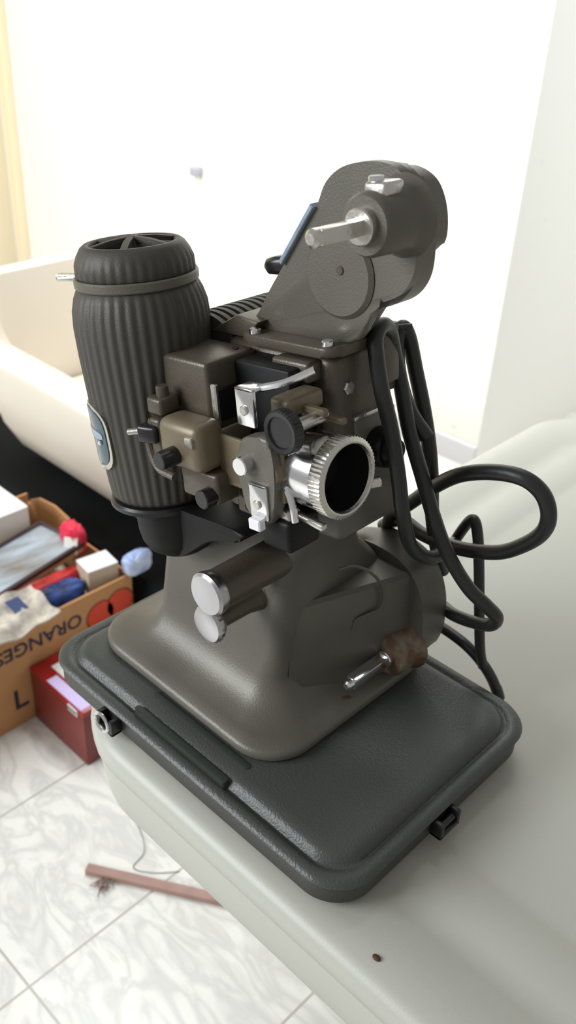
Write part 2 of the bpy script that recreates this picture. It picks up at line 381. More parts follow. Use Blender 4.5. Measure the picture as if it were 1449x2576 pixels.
# ---- reel arm
arm = [(-128, 80), (-123, 98), (-95, 133), (-74, 157), (-60, 175), (-51, 190), (-36, 200), (-14, 204), (6, 202), (17, 193), (23, 176), (25, 150), (22, 134), (12, 121), (-3, 114), (-12, 110), (-36, 80)]
bm = NB(); add_prism(bm, smooth_outline([(a / 1000, b / 1000) for a, b in arm], 5), .045, .0535, 'y', .003, 3, H); add_prism(bm, [(a / 1000, b / 1000) for a, b in ((-127, 80), (-122, 97), (-94, 132), (-60, 174), (-40, 160), (-20, 125), (-13, 111), (-37, 80))], .052, .069, 'y', .002, 2, H); ra = build('reel_arm', bm, 'enamel', pr, angle=50)
arm2 = [(-52, 160), (-44, 188), (-24, 200), (4, 199), (15, 187), (21, 166), (22, 146), (18, 128), (7, 115), (-10, 108), (-32, 106), (-50, 130)]
bm = NB(); add_prism(bm, smooth_outline([(a / 1000, b / 1000) for a, b in arm2], 5), .052, .070, 'y', .004, 2, H); build('arm_rim', bm, 'enamel', ra, angle=50)
arm3 = [(-40, 150), (-40, 182), (-31, 193), (-18, 196), (-6, 193), (4, 186), (10, 174), (12, 160), (10, 147), (2, 140), (-20, 140)]
bm = NB(); add_prism(bm, smooth_outline([(a / 1000, b / 1000) for a, b in arm3], 5), .069, .098, 'y', .005, 3, H); build('gear_cover', bm, 'enamel', ra, angle=50)
bm = NB(); add_cyl(bm, mm(-41, 46, 129), mm(-41, 41.5, 129), .031, .030, n=48, bev=.0022, T=H); build('pulley_cover', bm, 'enamel', ra)
bm = NB(); add_cyl(bm, mm(-38, 41.6, 133), mm(-38, 40.4, 133), .0032, T=H); build('screw', bm, 'body_enamel', ra)
bm = NB(); add_lathe(bm, mm(14, 46, 171), (0, -1, 0), [(0, .027), (.005, .0225), (.012, .021), (.036, .020), (.039, .018), (.039, 0)], 48, T=H); hub = build('spindle_hub', bm, 'enamel', ra)
bm = NB(); add_cyl(bm, mm(14, 8, 171), mm(14, 1, 171), .0115, T=H); build('collar', bm, 'satin', hub)
bm = NB(); add_box(bm, *mm(9, 19, -36, 6, 166, 176), .0015, 2, H); add_cyl(bm, mm(14, -34, 171), mm(14, -42, 171), .0058, bev=.0025, T=H); build('reel_spindle', bm, 'satin', ra, label='square nickel spindle')
bm = NB(); add_box(bm, *mm(8, 26, 14, 34, 186, 196), .003, 3, H); lk = build('latch_block', bm, 'satin', hub)
bm = NB(); add_cyl(bm, mm(14, 20, 195), mm(14, 20, 199), .005, T=H); build('button', bm, 'chrome', lk)
# name plate along the slanted edge of the arm, and its black lever
e0, e1 = Vector((-.0955, 0, .1320)), Vector((-.0605, 0, .1740)); d = (e1 - e0).normalized(); nrm = Vector((-d.z, 0, d.x))
bm = NB(); c0 = e0 + nrm * .000; c1 = e1 + nrm * .000
pts = [(c0.x, c0.z), (c1.x, c1.z), (c1.x + nrm.x * .0035, c1.z + nrm.z * .0035), (c0.x + nrm.x * .0035, c0.z + nrm.z * .0035)]
add_prism(bm, pts, .041, .063, 'y', .0006, 1, H); npl = build('name_plate', bm, 'plate', ra, label='blue-grey metal name plate')
pts2 = [(p + nrm.x * .0036 , q + nrm.z * .0036) for p, q in [(c0.x + d.x * .004, c0.z + d.z * .004), (c1.x - d.x * .004, c1.z - d.z * .004)]]
bm = NB(); add_prism(bm, [pts2[0], pts2[1], (pts2[1][0] + nrm.x * .0008, pts2[1][1] + nrm.z * .0008), (pts2[0][0] + nrm.x * .0008, pts2[0][1] + nrm.z * .0008)], .046, .050, 'y', 0, 1, H); build('rim_line', bm, 'satin', npl)
bm = NB(); add_loft(bm, [(rrect(*mm(-3, 3, -4, 4), .0025, 4), 0), (rrect(*mm(-6, 6, -7, 7), .004, 4), .006), (rrect(*mm(-7, 7, -8, 8), .005, 4), .016), (rrect(*mm(-6, 6, -7, 7), .004, 4), .024), (rrect(*mm(-2, 2, -3, 3), .0015, 4), .030)])
bmesh.ops.transform(bm, matrix=H @ Matrix.Translation(mm(-95, 55, 131)) @ Matrix.Rotation(math.radians(-99), 4, 'Y'), verts=bm.verts); build('lever', bm, 'black', ra, label='black paddle lever')

# ---- lamp housing (axis along head z)
LA = (-.218, 0, 0)
def rib(n, amp): return lambda a, k: 1 + amp * (abs(math.cos(n * a / 2)) ** 1.6 - .5)
bm = NB()
body_prof = [(-.0640, .044), (-.060, .0462), (-.052, .0472), (-.03, .0490), (.005, .0518), (.04, .0535), (.065, .0548), (.085, .0552), (.098, .0542), (.108, .0515), (.1155, .0485), (.1165, .046), (.1165, 0)]
add_lathe(bm, LA, (0, 0, 1), [(-.0640, 0)] + body_prof, 320, lambda a, k: rib(40, .022)(a, k) if 1 < k < 11 else 1, T=H); lamp = build('lamp_house', bm, 'lamp_paint', pr, angle=70)
bm = NB(); add_lathe(bm, LA, (0, 0, 1), [(.116, .030), (.116, .0488), (.1172, .0498), (.1228, .0498), (.124, .0488), (.124, .030)], 96, T=H)
ring_o = build('vent_ring', bm, 'enamel', lamp, label='smooth lighter ring')
bm = NB(); add_box(bm, -.030, .0, -.0045, .0045, -.003, .003, .0015, 2, H @ Matrix.Translation((-.218, 0, .120)) @ Matrix.Rotation(math.radians(26), 4, 'Z') @ Matrix.Translation((-.042, 0, 0))); add_tube(bm, [(-.068, -.006, 0), (-.040, -.0075, .002)], .0015, 8, 2, H @ Matrix.Translation((-.218, 0, .120)) @ Matrix.Rotation(math.radians(26), 4, 'Z')); build('ring_handle', bm, 'satin', ring_o, label='bare metal handle')
bm = NB()
add_lathe(bm, LA, (0, 0, 1), [(.1235, .040), (.1235, .0462), (.125, .0474), (.134, .0470), (.140, .0450), (.1455, .0415), (.1478, .0385), (.1478, .0350), (.146, .0338), (.136, .0335), (.135, .030)], 320, lambda a, k: rib(36, .02)(a, k) if 1 < k < 4 else 1, T=H)
cap = build('vent_cap', bm, 'lamp_paint', lamp, angle=70)
bm = NB(); add_cyl(bm, (LA[0], 0, .134), (LA[0], 0, .1365), .0345, T=H); build('vent_floor', bm, 'matte_black', cap, label='black vent opening')
bm = NB(); add_lathe(bm, (LA[0], 0, .1365), (0, 0, 1), [(0, .008), (.008, .008), (.0145, .006), (.016, 0)], 24, T=H); build('hub', bm, 'lamp_paint', cap)
for k in range(6):
    bm = NB(); a = math.radians(60 * k + 12)
    add_prism(bm, [(.003, .1465), (.003, .1520), (.018, .1505), (.036, .1475), (.036, .1440), (.018, .1465)], -.0028, .0028, 'y', .0008, 2, H @ Matrix.Translation(LA) @ Matrix.Rotation(a, 4, 'Z')); build('spoke', bm, 'lamp_paint', cap)
bm = NB(); add_lathe(bm, LA, (0, 0, 1), [(-.072, 0), (-.072, .045), (-.0705, .0488), (-.067, .0488), (-.0650, .0470), (-.063, .03)], 64, T=H); build('base_flange', bm, 'black', lamp)
bm = NB(); add_lathe(bm, (-.205, 0, 0), (0, 0, 1), [(-.121, 0), (-.1205, .012), (-.118, .022), (-.113, .029), (-.105, .0335), (-.095, .0355), (-.075, .0362), (-.071, .0362)], 64, T=H); bs = build('lamp_base', bm, 'matte_black', lamp)
bm = NB(); add_prism(bm, smooth_outline([(-.200, -.116), (-.180, -.112), (-.162, -.100), (-.145, -.088), (-.125, -.080), (-.105, -.076), (-.100, -.066), (-.16, -.066), (-.205, -.072)], 4), -.020, .026, 'y', .008, 3, H); build('lamp_tray', bm, 'matte_black', bs)
# curved badge on the outer side of the lamp house
def badge(r, a0, a1, w0, w1, m, name, parent, inset=0, th=.0012, n=20, rows=16, label=None):
    bm = NB(); g = []; g2 = []
    for j in range(rows + 1):
        w = w0 + (w1 - w0) * j / rows; e = 2 * j / rows - 1
        half = (1 - abs(e) ** 4) ** .5 if abs(e) < 1 else 0
        half = max(half, .12)
        row, row2 = [], []
        for i in range(n + 1):
            a = (a0 + a1) / 2 + (a1 - a0) / 2 * half * (2 * i / n - 1); rr = r + .0030 + w * .055 + inset
            row.append(bm.verts.new((LA[0] + rr * math.cos(a), rr * math.sin(a), w))); row2.append(bm.verts.new((LA[0] + (rr - th - .002) * math.cos(a), (rr - th - .002) * math.sin(a), w)))
        g.append(row); g2.append(row2)
    for j in range(rows):
        for i in range(n): bm.faces.new([g[j][i], g[j][i + 1], g[j + 1][i + 1], g[j + 1][i]])
        for i in (0, n): bm.faces.new([g[j][i], g[j + 1][i], g2[j + 1][i], g2[j][i]])
    for j in (0, rows):
        for i in range(n): bm.faces.new([g[j][i], g[j][i + 1], g2[j][i + 1], g2[j][i]])
    bmesh.ops.transform(bm, matrix=H, verts=bm.verts); bmesh.ops.recalc_face_normals(bm, faces=bm.faces)
    return build(name, bm, m, parent, label=label)
bd = badge(.0505, math.radians(216), math.radians(276), -.034, .026, 'satin', 'badge', lamp)
badge(.0508, math.radians(219), math.radians(272), -.030, .023, 'badge', 'badge_panel', bd, .0004, label='teal-grey enamel panel')
badge(.0508, math.radians(220), math.radians(268), -.004, .004, 'plate', 'badge_band', bd, .0010)
bm = NB(); add_cyl(bm, mm(-225, -50, -6), mm(-225, -55.5, -6), .0022, T=H); build('rivet', bm, 'chrome', bd)

# ---- film gate mechanism on the near side
bm = NB(); add_box(bm, *mm(-172, -118, -22, 30, 2, 70), .0035, 3, H); gb = build('condenser_box', bm, 'body_enamel', pr)
bm = NB(); add_box(bm, *mm(-119.5, -116.5, -16, 24, 22, 48), .001, 1, H); build('gate_window', bm, 'black', gb, label='black gate window')
bm = NB(); add_box(bm, *mm(-118, -112, -19, 26, 12, 17), .001, 1, H); add_box(bm, *mm(-118, -112, -20, -16, 12, 54), .001, 1, H); build('window_frame', bm, 'satin', gb)
bm = NB(); add_cyl(bm, mm(-128, 18, 69.5), mm(-128, 18, 71.5), .0028, T=H); build('screw', bm, 'black', gb)
bm = NB(); add_box(bm, *mm(-118, -60, 6, 36, -40, 66), .002, 2, H); bk = build('film_channel', bm, 'matte_black', pr)
bm = NB(); add_box(bm, *mm(-90, -52, 18, 34, 54, 70), .003, 3, H); build('guide_block', bm, 'body_enamel', bk)
# rounded cover with black thumb levers
bm = NB(); add_box(bm, *mm(-152, -103, -50, -20, -9, 31), .009, 5, H); rc = build('shutter_cover', bm, 'tan', pr)
bm = NB(); add_box(bm, *mm(-166, -152, -46, -24, -8, 26), .003, 3, H); add_box(bm, *mm(-168, -150, -44, -24, 28, 42), .003, 3, H); add_cyl(bm, mm(-158, -34, 40), mm(-158, -34, 50), .005, T=H); add_tube(bm, [mm(-164, -42, 24), mm(-170, -44, 6), mm(-160, -46, -14), mm(-140, -46, -18)], .0035, 10, 6, H); brk = build('bracket', bm, 'body_enamel', rc)
bm = NB(); add_cyl(bm, mm(-152, -38, 17), mm(-180, -56, 14), .0028, T=H); lv = build('lever_rod', bm, 'satin', rc)
bm = NB(); add_box(bm, *mm(-9, 9, -6, 6, -7, 7), .0025, 3, H @ Matrix.Translation(mm(-163, -47, 14)) @ Matrix.Rotation(.3, 4, 'Z')); build('thumb_lever', bm, 'black', rc, label='black thumb lever')
bm = NB(); add_cyl(bm, mm(-131, -49, 4), mm(-131, -66, 4), .0075, .0070, T=H); build('thumb_lever', bm, 'black', rc, label='black thumb lever')
bm = NB(); add_box(bm, *mm(-116, -108, -52, -48, 14, 22), .001, 1, H); build('index_mark', bm, 'satin', rc)
bm = NB(); add_box(bm, *mm(-140, -98, -40, 0, -34, -9), .003, 3, H); lb = build('lower_bracket', bm, 'body_enamel', pr)
bm = NB(); add_cyl(bm, mm(-106, -38, -27), mm(-106, -50, -27), .0075, T=H); build('roller', bm, 'black', lb)
bm = NB(); add_box(bm, *mm(-100, -62, -20, -4, -46, -16), .003, 3, H); hp_ = build('perforated_plate', bm, 'body_enamel', pr)
for x, z in ((-90, -28), (-78, -24), (-86, -38)):
    bm = NB(); add_cyl(bm, mm(x, -19, z), mm(x, -21.5, z), .0042, T=H); build('screw', bm, 'matte_black', hp_)
# lens holder trough
bm = NB()
add_box(bm, *mm(-108, -38, -28, -24, -18, 20), .0015, 2, H); add_box(bm, *mm(-108, -38, -28, 6, -20, -16), .0015, 2, H); add_box(bm, *mm(-108, -104, -28, 6, -18, 22), .0015, 2, H)
lh = build('lens_holder', bm, 'tan', pr)
bm = NB(); add_prism(bm, smooth_outline([(-.074, -.030), (-.048, -.036), (-.040, .0), (-.043, .028), (-.056, .030), (-.075, .020)], 4), -.035, -.022, 'y', .003, 3, H); build('holder_cheek', bm, 'enamel', lh)
bm = NB(); add_cyl(bm, mm(-66, -28, 8), mm(-66, -44, 8), .0072, T=H); build('pin', bm, 'chrome', lh)
bm = NB(); add_cyl(bm, mm(-48, -24, 4), mm(-48, -34, 4), .011, .010, T=H); build('hinge_boss', bm, 'tan', lh)
def film_guide(x, z, flip):
    g = NB(); add_box(g, *mm(x - 10, x + 8, -38, -34, z - 14, z + 14), .0012, 2, H); add_box(g, *mm(x - 10, x + 8, -38, -22, z + 11, z + 14), .0012, 2, H)
    o = build('film_guide', g, 'chrome', pr, label='chrome film guide')
    g = NB(); add_cyl(g, mm(x - 1, -37.5, z - 2), mm(x - 1, -40, z - 2), .0036, T=H); build('screw', g, 'satin', o)
    g = NB(); add_tube(g, [mm(x + 2, -24, z + 10), mm(x + 16, -26, z + 12), mm(x + 24, -28, z + 2), mm(x + 26, -28, z - 12)] if flip else [mm(x + 4, -28, z + 12), mm(x + 22, -20, z + 17), mm(x + 40, -8, z + 26)], .0028, 10, 6, H); build('guide_spring', g, 'chrome', o)
    return o
film_guide(-60, 52, False)
fg = film_guide(-55, -19, True)
bm = NB(); add_box(bm, *mm(-62, -50, -44, -37, -40, -31), .001, 1, H); build('tip', bm, 'label', fg, label='white tip')
bm = NB(); add_box(bm, *mm(-64, -34, -30, 4, -60, -34), .004, 3, H); build('sprocket_cover', bm, 'matte_black', pr)
# clamp bars above the lens and the black knurled focusing wheel
bm = NB(); add_box(bm, *mm(-52, -12, 8, 14, 34, 39), .001, 1, H); add_box(bm, *mm(-54, -20, -2, 4, 42, 47), .001, 1, H); add_box(bm, *mm(-60, -40, -16, 22, 40, 54), .004, 3, H); build('clamp_bars', bm, 'tan', pr)
bm = NB(); add_cyl(bm, mm(-30, -26, 39), mm(-30, 10, 39), .005, T=H); build('focus_shaft', bm, 'satin', pr)
bm = NB(); add_lathe(bm, mm(-30, -27, 39), (0, -1, 0), [(0, 0), (0, .0148), (.001, .0160), (.008, .0160), (.0092, .0148), (.0088, .0118), (.0072, .0112), (.0072, 0)], 144, lambda a, k: 1 + (.02 * math.cos(36 * a) if k in (2, 3) else 0), T=H); build('focus_wheel', bm, 'black', pr, label='black ridged focusing wheel')
# lens
bm = NB(); add_lathe(bm, mm(0, 0, 0), (-1, 0, 0), [(.003, .0245), (.0005, .0255), (0, .0268), (.0012, .0288), (.002, .0300), (.0125, .0296), (.0140, .0285)], 240, lambda a, k: 1 + (.014 * math.cos(60 * a) if k in (4, 5) else 0), T=H); ln = build('lens_ring', bm, 'satin', pr, label='knurled nickel lens ring')
bm = NB(); add_lathe(bm, mm(-13.5, 0, 0), (-1, 0, 0), [(0, .0288), (.004, .0288), (.018, .0284), (.026, .0276), (.0275, .0250), (.040, .0235), (.040, 0)], 96, T=H); build('barrel', bm, 'chrome', ln, label='polished lens barrel')
bm = NB(); add_lathe(bm, mm(-3, 0, 0), (-1, 0, 0), [(0, .0246), (.002, .0246), (.012, .0225), (.024, .0190), (.026, .0180), (.026, .0)], 64, T=H); build('bore', bm, 'matte_black', ln, label='black lens bore')
bm = NB(); add_lathe(bm, mm(-26, 0, 0), (1, 0, 0), [(0, .0172), (.003, .012), (.0042, .006), (.0046, 0)], 48, T=H); build('glass', bm, 'glass', ln)
bm = NB(); add_box(bm, *mm(-60, -8, -18, -12, -40, -35), .0015, 2, H @ Matrix.Rotation(.12, 4, 'Y')); add_cyl(bm, mm(-46, -26, -36), mm(-46, -12, -36), .009, T=H); build('lens_arm', bm, 'satin', pr)
bm = NB(); add_box(bm, *mm(-30, -14, 24, 40, -30, -16), .003, 3, H); add_cyl(bm, mm(-24, 34, -24), mm(-14, 50, -24), .0045, T=H); build('lens_clamp', bm, 'satin', pr)
# power socket plug and cable hanger on the front right
bm = NB(); add_cyl(bm, mm(-42, 78, -10), mm(-26, 78, -10), .0165, .0150, T=H); add_cyl(bm, mm(-30, 78, -10), mm(-18, 78, -10), .012, .009, T=H); build('power_plug', bm, 'matte_black', pr)
bm = NB()
add_box(bm, *mm(-44, -36, 82, 104, 38, 84), .002, 2, H)
build('cord_hanger', bm, 'body_enamel', pr)
bm = NB(); add_box(bm, *mm(-70, -40, 94, 104, 30, 80), .002, 2, H); add_tube(bm, [mm(-60, 100, 76), mm(-46, 112, 76), mm(-36, 120, 76)], .0022, 10, 6, H); build('hanger_hook', bm, 'case_side', pr)

# ---------------------------------------------------------------- power cable hanging in loops
A = [(-.392, .640, .825), (-.366, .628, .862), (-.350, .590, .880), (-0.348, 0.56, 0.887), (-0.351, 0.535, 0.909), (-0.353, 0.52, 0.946), (-0.358, 0.515, 0.979), (-0.366, 0.51, 1.017), (-0.377, 0.507, 1.048), (-0.385, 0.507, 1.072), (-0.390, 0.51, 1.085), (-0.393, 0.52, 1.091), (-0.397, 0.535, 1.082), (-0.397, 0.545, 1.06), (-0.392, 0.55, 1.038), (-0.378, 0.55, 1.001), (-0.359, 0.55, 0.965), (-0.343, 0.55, 0.935), (-0.331, 0.56, 0.901), (-0.312, 0.57, 0.871), (-0.296, 0.58, 0.854), (-0.29, 0.59, 0.84), (-0.299, 0.6, 0.821), (-0.322, 0.61, 0.805), (-0.346, 0.615, 0.797), (-0.372, 0.632, 0.785), (-0.400, 0.640, 0.775)]
B = [(-0.37, 0.565, 0.992), (-0.387, 0.56, 1.012), (-0.405, 0.565, 1.036), (-0.414, 0.57, 1.059), (-0.414, 0.575, 1.07), (-0.41, 0.58, 1.061), (-0.403, 0.585, 1.034), (-0.39, 0.585, 1.003), (-0.38, 0.585, 0.974), (-0.373, 0.585, 0.946), (-0.37, 0.59, 0.909), (-0.372, 0.608, 0.866), (-0.375, 0.632, 0.824)]
C_ = [(-0.450, 0.634, 0.79), (-0.428, 0.61, 0.869), (-0.41, 0.6, 0.890), (-0.391, 0.59, 0.912), (-0.368, 0.58, 0.939), (-0.336, 0.565, 0.971), (-0.306, 0.56, 0.989), (-0.279, 0.56, 0.996), (-0.263, 0.565, 0.988), (-0.256, 0.57, 0.971), (-0.259, 0.575, 0.951), (-0.274, 0.58, 0.929), (-0.299, 0.585, 0.906), (-0.338, 0.59, 0.888), (-0.381, 0.6, 0.876), (-0.414, 0.61, 0.872), (-0.450, 0.632, 0.84)]
D = [(-0.40, 0.640, 0.76), (-0.384, 0.636, 0.811), (-0.371, 0.632, 0.851), (-0.357, 0.625, 0.884), (-0.346, 0.62, 0.901), (-0.339, 0.62, 0.889), (-0.334, 0.625, 0.852), (-0.325, 0.628, 0.795), (-0.321, 0.634, 0.757), (-0.318, 0.640, 0.736)]
E_ = [(-0.39, 0.642, 0.752), (-0.359, 0.638, 0.754), (-0.337, 0.636, 0.752), (-0.321, 0.640, 0.740), (-0.309, 0.646, 0.722), (-.300, .652, .700), (-.312, .668, .6935)]
pc = thing('power_cable', (-.35, .60, .69), 'thick black power cable hung in loose loops from the front right of the projector', 'cable')
for i, (P, r) in enumerate(((A, .0062), (B, .0064), (C_, .0064), (D, .0050), (E_, .0054))):
    bm = NB(); add_tube(bm, P, r); build('cable_loop', bm, 'rubber', pc)

# ---------------------------------------------------------------- white chair
ch = thing('plastic_chair', (-1.55, 1.2, 0), 'low white plastic tub chair with a rounded back and broad arm, behind the cardboard carton', 'chair')
def chair_path():
    P = []
    def seg(a, b, n):
        for i in range(n): t = i / n; P.append((a[0] + (b[0] - a[0]) * t, a[1] + (b[1] - a[1]) * t))
    def arc(cx, cy, r, a0, a1, n):
        for i in range(n): a = math.radians(a0 + (a1 - a0) * i / n); P.append((cx + r * math.cos(a), cy + r * math.sin(a)))
    seg((-1.10, .95), (-1.86, .95), 14); arc(-1.86, 1.05, .10, 270, 180, 8); seg((-1.96, 1.05), (-1.96, 1.38), 8); arc(-1.86, 1.38, .10, 180, 90, 8); seg((-1.86, 1.48), (-1.14, 1.48), 14); P.append((-1.12, 1.48)); return P
P = chair_path(); bm = NB(); rows = []
for i, (x, y) in enumerate(P):
    a = Vector(P[max(i - 1, 0)]); b = Vector(P[min(i + 1, len(P) - 1)]); d = (b - a).normalized(); n = Vector((d.y, -d.x))   # outward? path runs clockwise
    ctr = Vector((-1.5, 1.2)); p = Vector((x, y))
    if (p - ctr).dot(n) < 0: n = -n
    k = min(max((-1.86 - x) / .08, 0), 1); k = k * k * (3 - 2 * k)
    zt = .495 + .15 * k; zb = .215 + (.075 * max(0, (x + 1.30) / .2) ** 1.5 if x > -1.30 else 0)
    wd = .085 - .045 * k
    row = []
    for off, z in ((-.11, zb - .004), (-.085, zb + .012), (-.048, zb + .08), (-.018, (zt + zb) / 2 + .03), (-.003, zt - .04), (0, zt - .008), (-.004, zt - .002), (-.012, zt), (-wd + .012, zt), (-wd, zt - .006), (-wd - .002, zt - .03), (-wd - .01, .33)):
        q = p + n * off; row.append(bm.verts.new((q.x, q.y, z)))
    rows.append(row)
for r0, r1 in zip(rows, rows[1:]):
    for j in range(len(r0) - 1): bm.faces.new([r0[j], r1[j], r1[j + 1], r0[j + 1]])
for r0 in (rows[0], rows[-1]): bm.faces.new(r0)
bmesh.ops.recalc_face_normals(bm, faces=bm.faces); build('chair_shell', bm, 'chair_plastic', ch, angle=50)
bm = NB(); add_loft(bm, [(rrect(-1.89, -1.12, 1.03, 1.40, .06), .28), (rrect(-1.90, -1.10, 1.02, 1.41, .06), .34), (rrect(-1.88, -1.12, 1.04, 1.39, .06), .35)]); build('seat', bm, 'chair_plastic', ch)
bm = NB(); add_loft(bm, [(rrect(-1.80, -1.30, 1.20, 1.40, .05), 0), (rrect(-1.76, -1.34, 1.22, 1.38, .05), .28)]); build('chair_base', bm, 'chair_plastic', ch)
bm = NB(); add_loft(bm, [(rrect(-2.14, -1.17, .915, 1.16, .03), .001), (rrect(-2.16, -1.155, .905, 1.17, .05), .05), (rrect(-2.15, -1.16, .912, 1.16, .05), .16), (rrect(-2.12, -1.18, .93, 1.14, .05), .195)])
tag(build('bag', bm, 'bag', loc=(-1.65, .97, 0)), 'black block added to stand in for the dark shade under the white chair, behind the carton', 'bag')  # added dark block standing in for the shade beneath the chair

# ---------------------------------------------------------------- carton of oddments
KX0, KX1, KY0, KY1, KH = -1.62, -1.24, .30, .895, .228
ca = thing('carton', ((KX0 + KX1) / 2, (KY0 + KY1) / 2, 0), 'open brown cardboard fruit carton printed with upside-down lettering and oranges, full of oddments', 'carton')
bm = NB(); add_box(bm, KX0, KX1, KY0, KY1, .001, .006); add_box(bm, KX1 - .005, KX1, KY0, KY1, .006, KH); add_box(bm, KX0, KX0 + .005, KY0, KY1, .006, KH + .02); add_box(bm, KX0 + .005, KX1 - .005, KY0, KY0 + .005, .006, KH); add_box(bm, KX0 + .005, KX1 - .005, KY1 - .005, KY1, .006, KH)
build('box_body', bm, 'card', ca, smooth=False)
bm = NB(); add_prism(bm, [(-1.60, .24), (-1.56, .262), (-1.50, .270), (-1.45, .262), (-1.42, .235), (-1.42, .22), (-1.60, .22)], KY1 - .0045, KY1 - .0005, 'y'); build('flap', bm, 'card', ca)
def text_part(s, size, x, y, z, m, parent, ang, name='lettering'):
    cu = bpy.data.curves.new(name, 'FONT'); cu.body = s; cu.size = size; cu.extrude = .0004; cu.offset = size * .012; cu.align_x = 'CENTER'; cu.align_y = 'CENTER'
    to = bpy.data.objects.new(name, cu); col.objects.link(to); dg = bpy.context.evaluated_depsgraph_get(); me = bpy.data.meshes.new_from_object(to.evaluated_get(dg)); bpy.data.objects.remove(to)
    b = NB(); b.from_mesh(me); bpy.data.meshes.remove(me)
    # local x -> world +y, local y -> world +z, then spun in the face plane
    T = Matrix.Translation((x, y, z)) @ Matrix.Rotation(ang, 4, 'X') @ Matrix(((0, 0, 1, 0), (1, 0, 0, 0), (0, 1, 0, 0), (0, 0, 0, 1)))
    bmesh.ops.transform(b, matrix=T, verts=b.verts); return build(name, b, m, parent, smooth=False)
text_part('ORANGES', .042, KX1 + .0006, .675, .182, 'print_dark', ca, PI)
text_part('L', .066, KX1 + .0006, .620, .064, 'print_dark', ca, 0)
for cy, cz, r in ((.815, .165, .031), (.862, .172, .031)):
    bm = NB(); add_cyl(bm, (KX1 - .001, cy, cz), (KX1 + .0006, cy, cz), r + .0035, bev=.0001, n=40); build('printed_outline', bm, 'print_rim', ca)
    bm = NB(); add_cyl(bm, (KX1, cy, cz), (KX1 + .0012, cy, cz), r, bev=.0001, n=40); build('printed_orange', bm, 'print_orange', ca)
bm = NB(); add_prism(bm, smooth_outline([(.828, .142), (.845, .150), (.862, .146), (.872, .150), (.868, .138), (.850, .134), (.838, .128)], 3), KX1 + .0012, KX1 + .0018, 'x'); build('printed_leaf', bm, 'print_dark', ca)

def loose(name, bm, m, loc, label, cat, smooth=True): return tag(build(name, bm, m, loc=loc, smooth=smooth), label, cat)
def crumple(x0, x1, y0, y1, z0, z1, seed, amp=.010, n=10):
    b = NB(); bmesh.ops.create_icosphere(b, subdivisions=4, radius=1); rnd = random.Random(seed)
    ph = [(rnd.uniform(3, 9), rnd.uniform(3, 9), rnd.uniform(3, 9), rnd.uniform(0, 6)) for _ in range(n)]
    for v in b.verts:
        x, y, z = v.co; sx = lambda t: math.copysign(abs(t) ** .6, t)
        o = sum(abs(math.sin(a * x + bb * y + c2 * z + p)) for a, bb, c2, p in ph) / n - .6
        v.co = ((x0 + x1) / 2 + sx(x) * (x1 - x0) / 2 * (1 + o * .25), (y0 + y1) / 2 + sx(y) * (y1 - y0) / 2 * (1 + o * .25), (z0 + z1) / 2 + sx(z) * (z1 - z0) / 2 * (1 + o * .35) + o * amp)
    return b
# packing paper fills the carton below the visible layer
loose('packing_paper', crumple(-1.60, -1.26, .32, .875, .012, .180, 3, .004), 'news', (-1.43, .6, .012), 'crumpled newspaper filling the carton beneath the books and packets', 'paper')
bm = NB(); add_loft(bm, [(rrect(-1.61, -1.492, .56, .825, .003, 2), .222), (rrect(-1.61, -1.492, .56, .825, .003, 2), .300)]); wb = thing('white_box', (-1.55, .70, .222), 'white cardboard box with a blue mark lying at the back left of the carton', 'box')
build('box_body', bm, 'paper', wb); bm = NB(); add_box(bm, -1.565, -1.53, .70, .735, .3, .3006); build('printed_mark', bm, 'navy', wb, smooth=False)
fr = thing('picture_frame', (-1.39, .70, .238), 'dark-edged framed picture lying face up on top of the carton', 'picture')
RT = Matrix.Translation((-1.395, .70, .25)) @ Matrix.Rotation(math.radians(11), 4, 'Z') @ Matrix.Rotation(math.radians(2), 4, 'Y')
bm = NB(); add_box(bm, -.062, .062, -.16, .16, -.016, -.004, .001, 1, RT); build('mount', bm, 'gold', fr)
bm = NB()
for b4 in ((-.064, .064, -.162, -.153), (-.064, .064, .153, .162), (-.064, -.055, -.153, .153), (.055, .064, -.153, .153)): add_box(bm, *b4, -.004, .006, .001, 1, RT)
build('frame_moulding', bm, 'frame', fr); bm = NB(); add_box(bm, -.055, .055, -.153, .153, -.0038, .002, 0, 1, RT); build('picture_print', bm, 'picture', fr, smooth=False)
loose('red_packet', crumple(-1.425, -1.365, .845, .885, .215, .285, 12, .006), 'pinkred', (-1.395, .865, .22), 'pink-red and white packet sticking up at the far end of the carton', 'packet')
bm = NB(); add_box(bm, -.014, .014, -.002, .002, -.018, .018, .001, 1, Matrix.Translation((-1.372, .843, .252)) @ Matrix.Rotation(.7, 4, 'Z') @ Matrix.Rotation(-.4, 4, 'X')); loose('folded_note', bm, 'paper', (-1.372, .843, .24), 'small folded white note in front of the pink-red packet', 'paper')
loose('red_wrapper', crumple(-1.335, -1.300, .60, .835, .195, .242, 21, .004), 'redbag', (-1.318, .72, .2), 'bright red wrapper beside the long edge of the framed picture', 'wrapper')
loose('blue_bag', crumple(-1.302, -1.262, .665, .805, .19, .245, 33, .008), 'bluebag', (-1.28, .735, .2), 'crumpled blue plastic bag between the red wrapper and the carton edge', 'bag')
sb = thing('small_carton', (-1.265, .855, .20), 'small beige and white box standing at the right corner of the carton', 'box')
bm = NB(); add_box(bm, -.026, .026, -.040, .026, -.03, .024, .001, 1, Matrix.Translation((-1.283, .852, .234)) @ Matrix.Rotation(math.radians(-8), 4, 'Z')); build('box_body', bm, 'beigebox', sb)
bm = NB(); add_box(bm, -.026, .026, -.040, .026, .0243, .0255, 0, 1, Matrix.Translation((-1.283, .852, .234)) @ Matrix.Rotation(math.radians(-8), 4, 'Z')); build('lid', bm, 'label', sb, smooth=False)
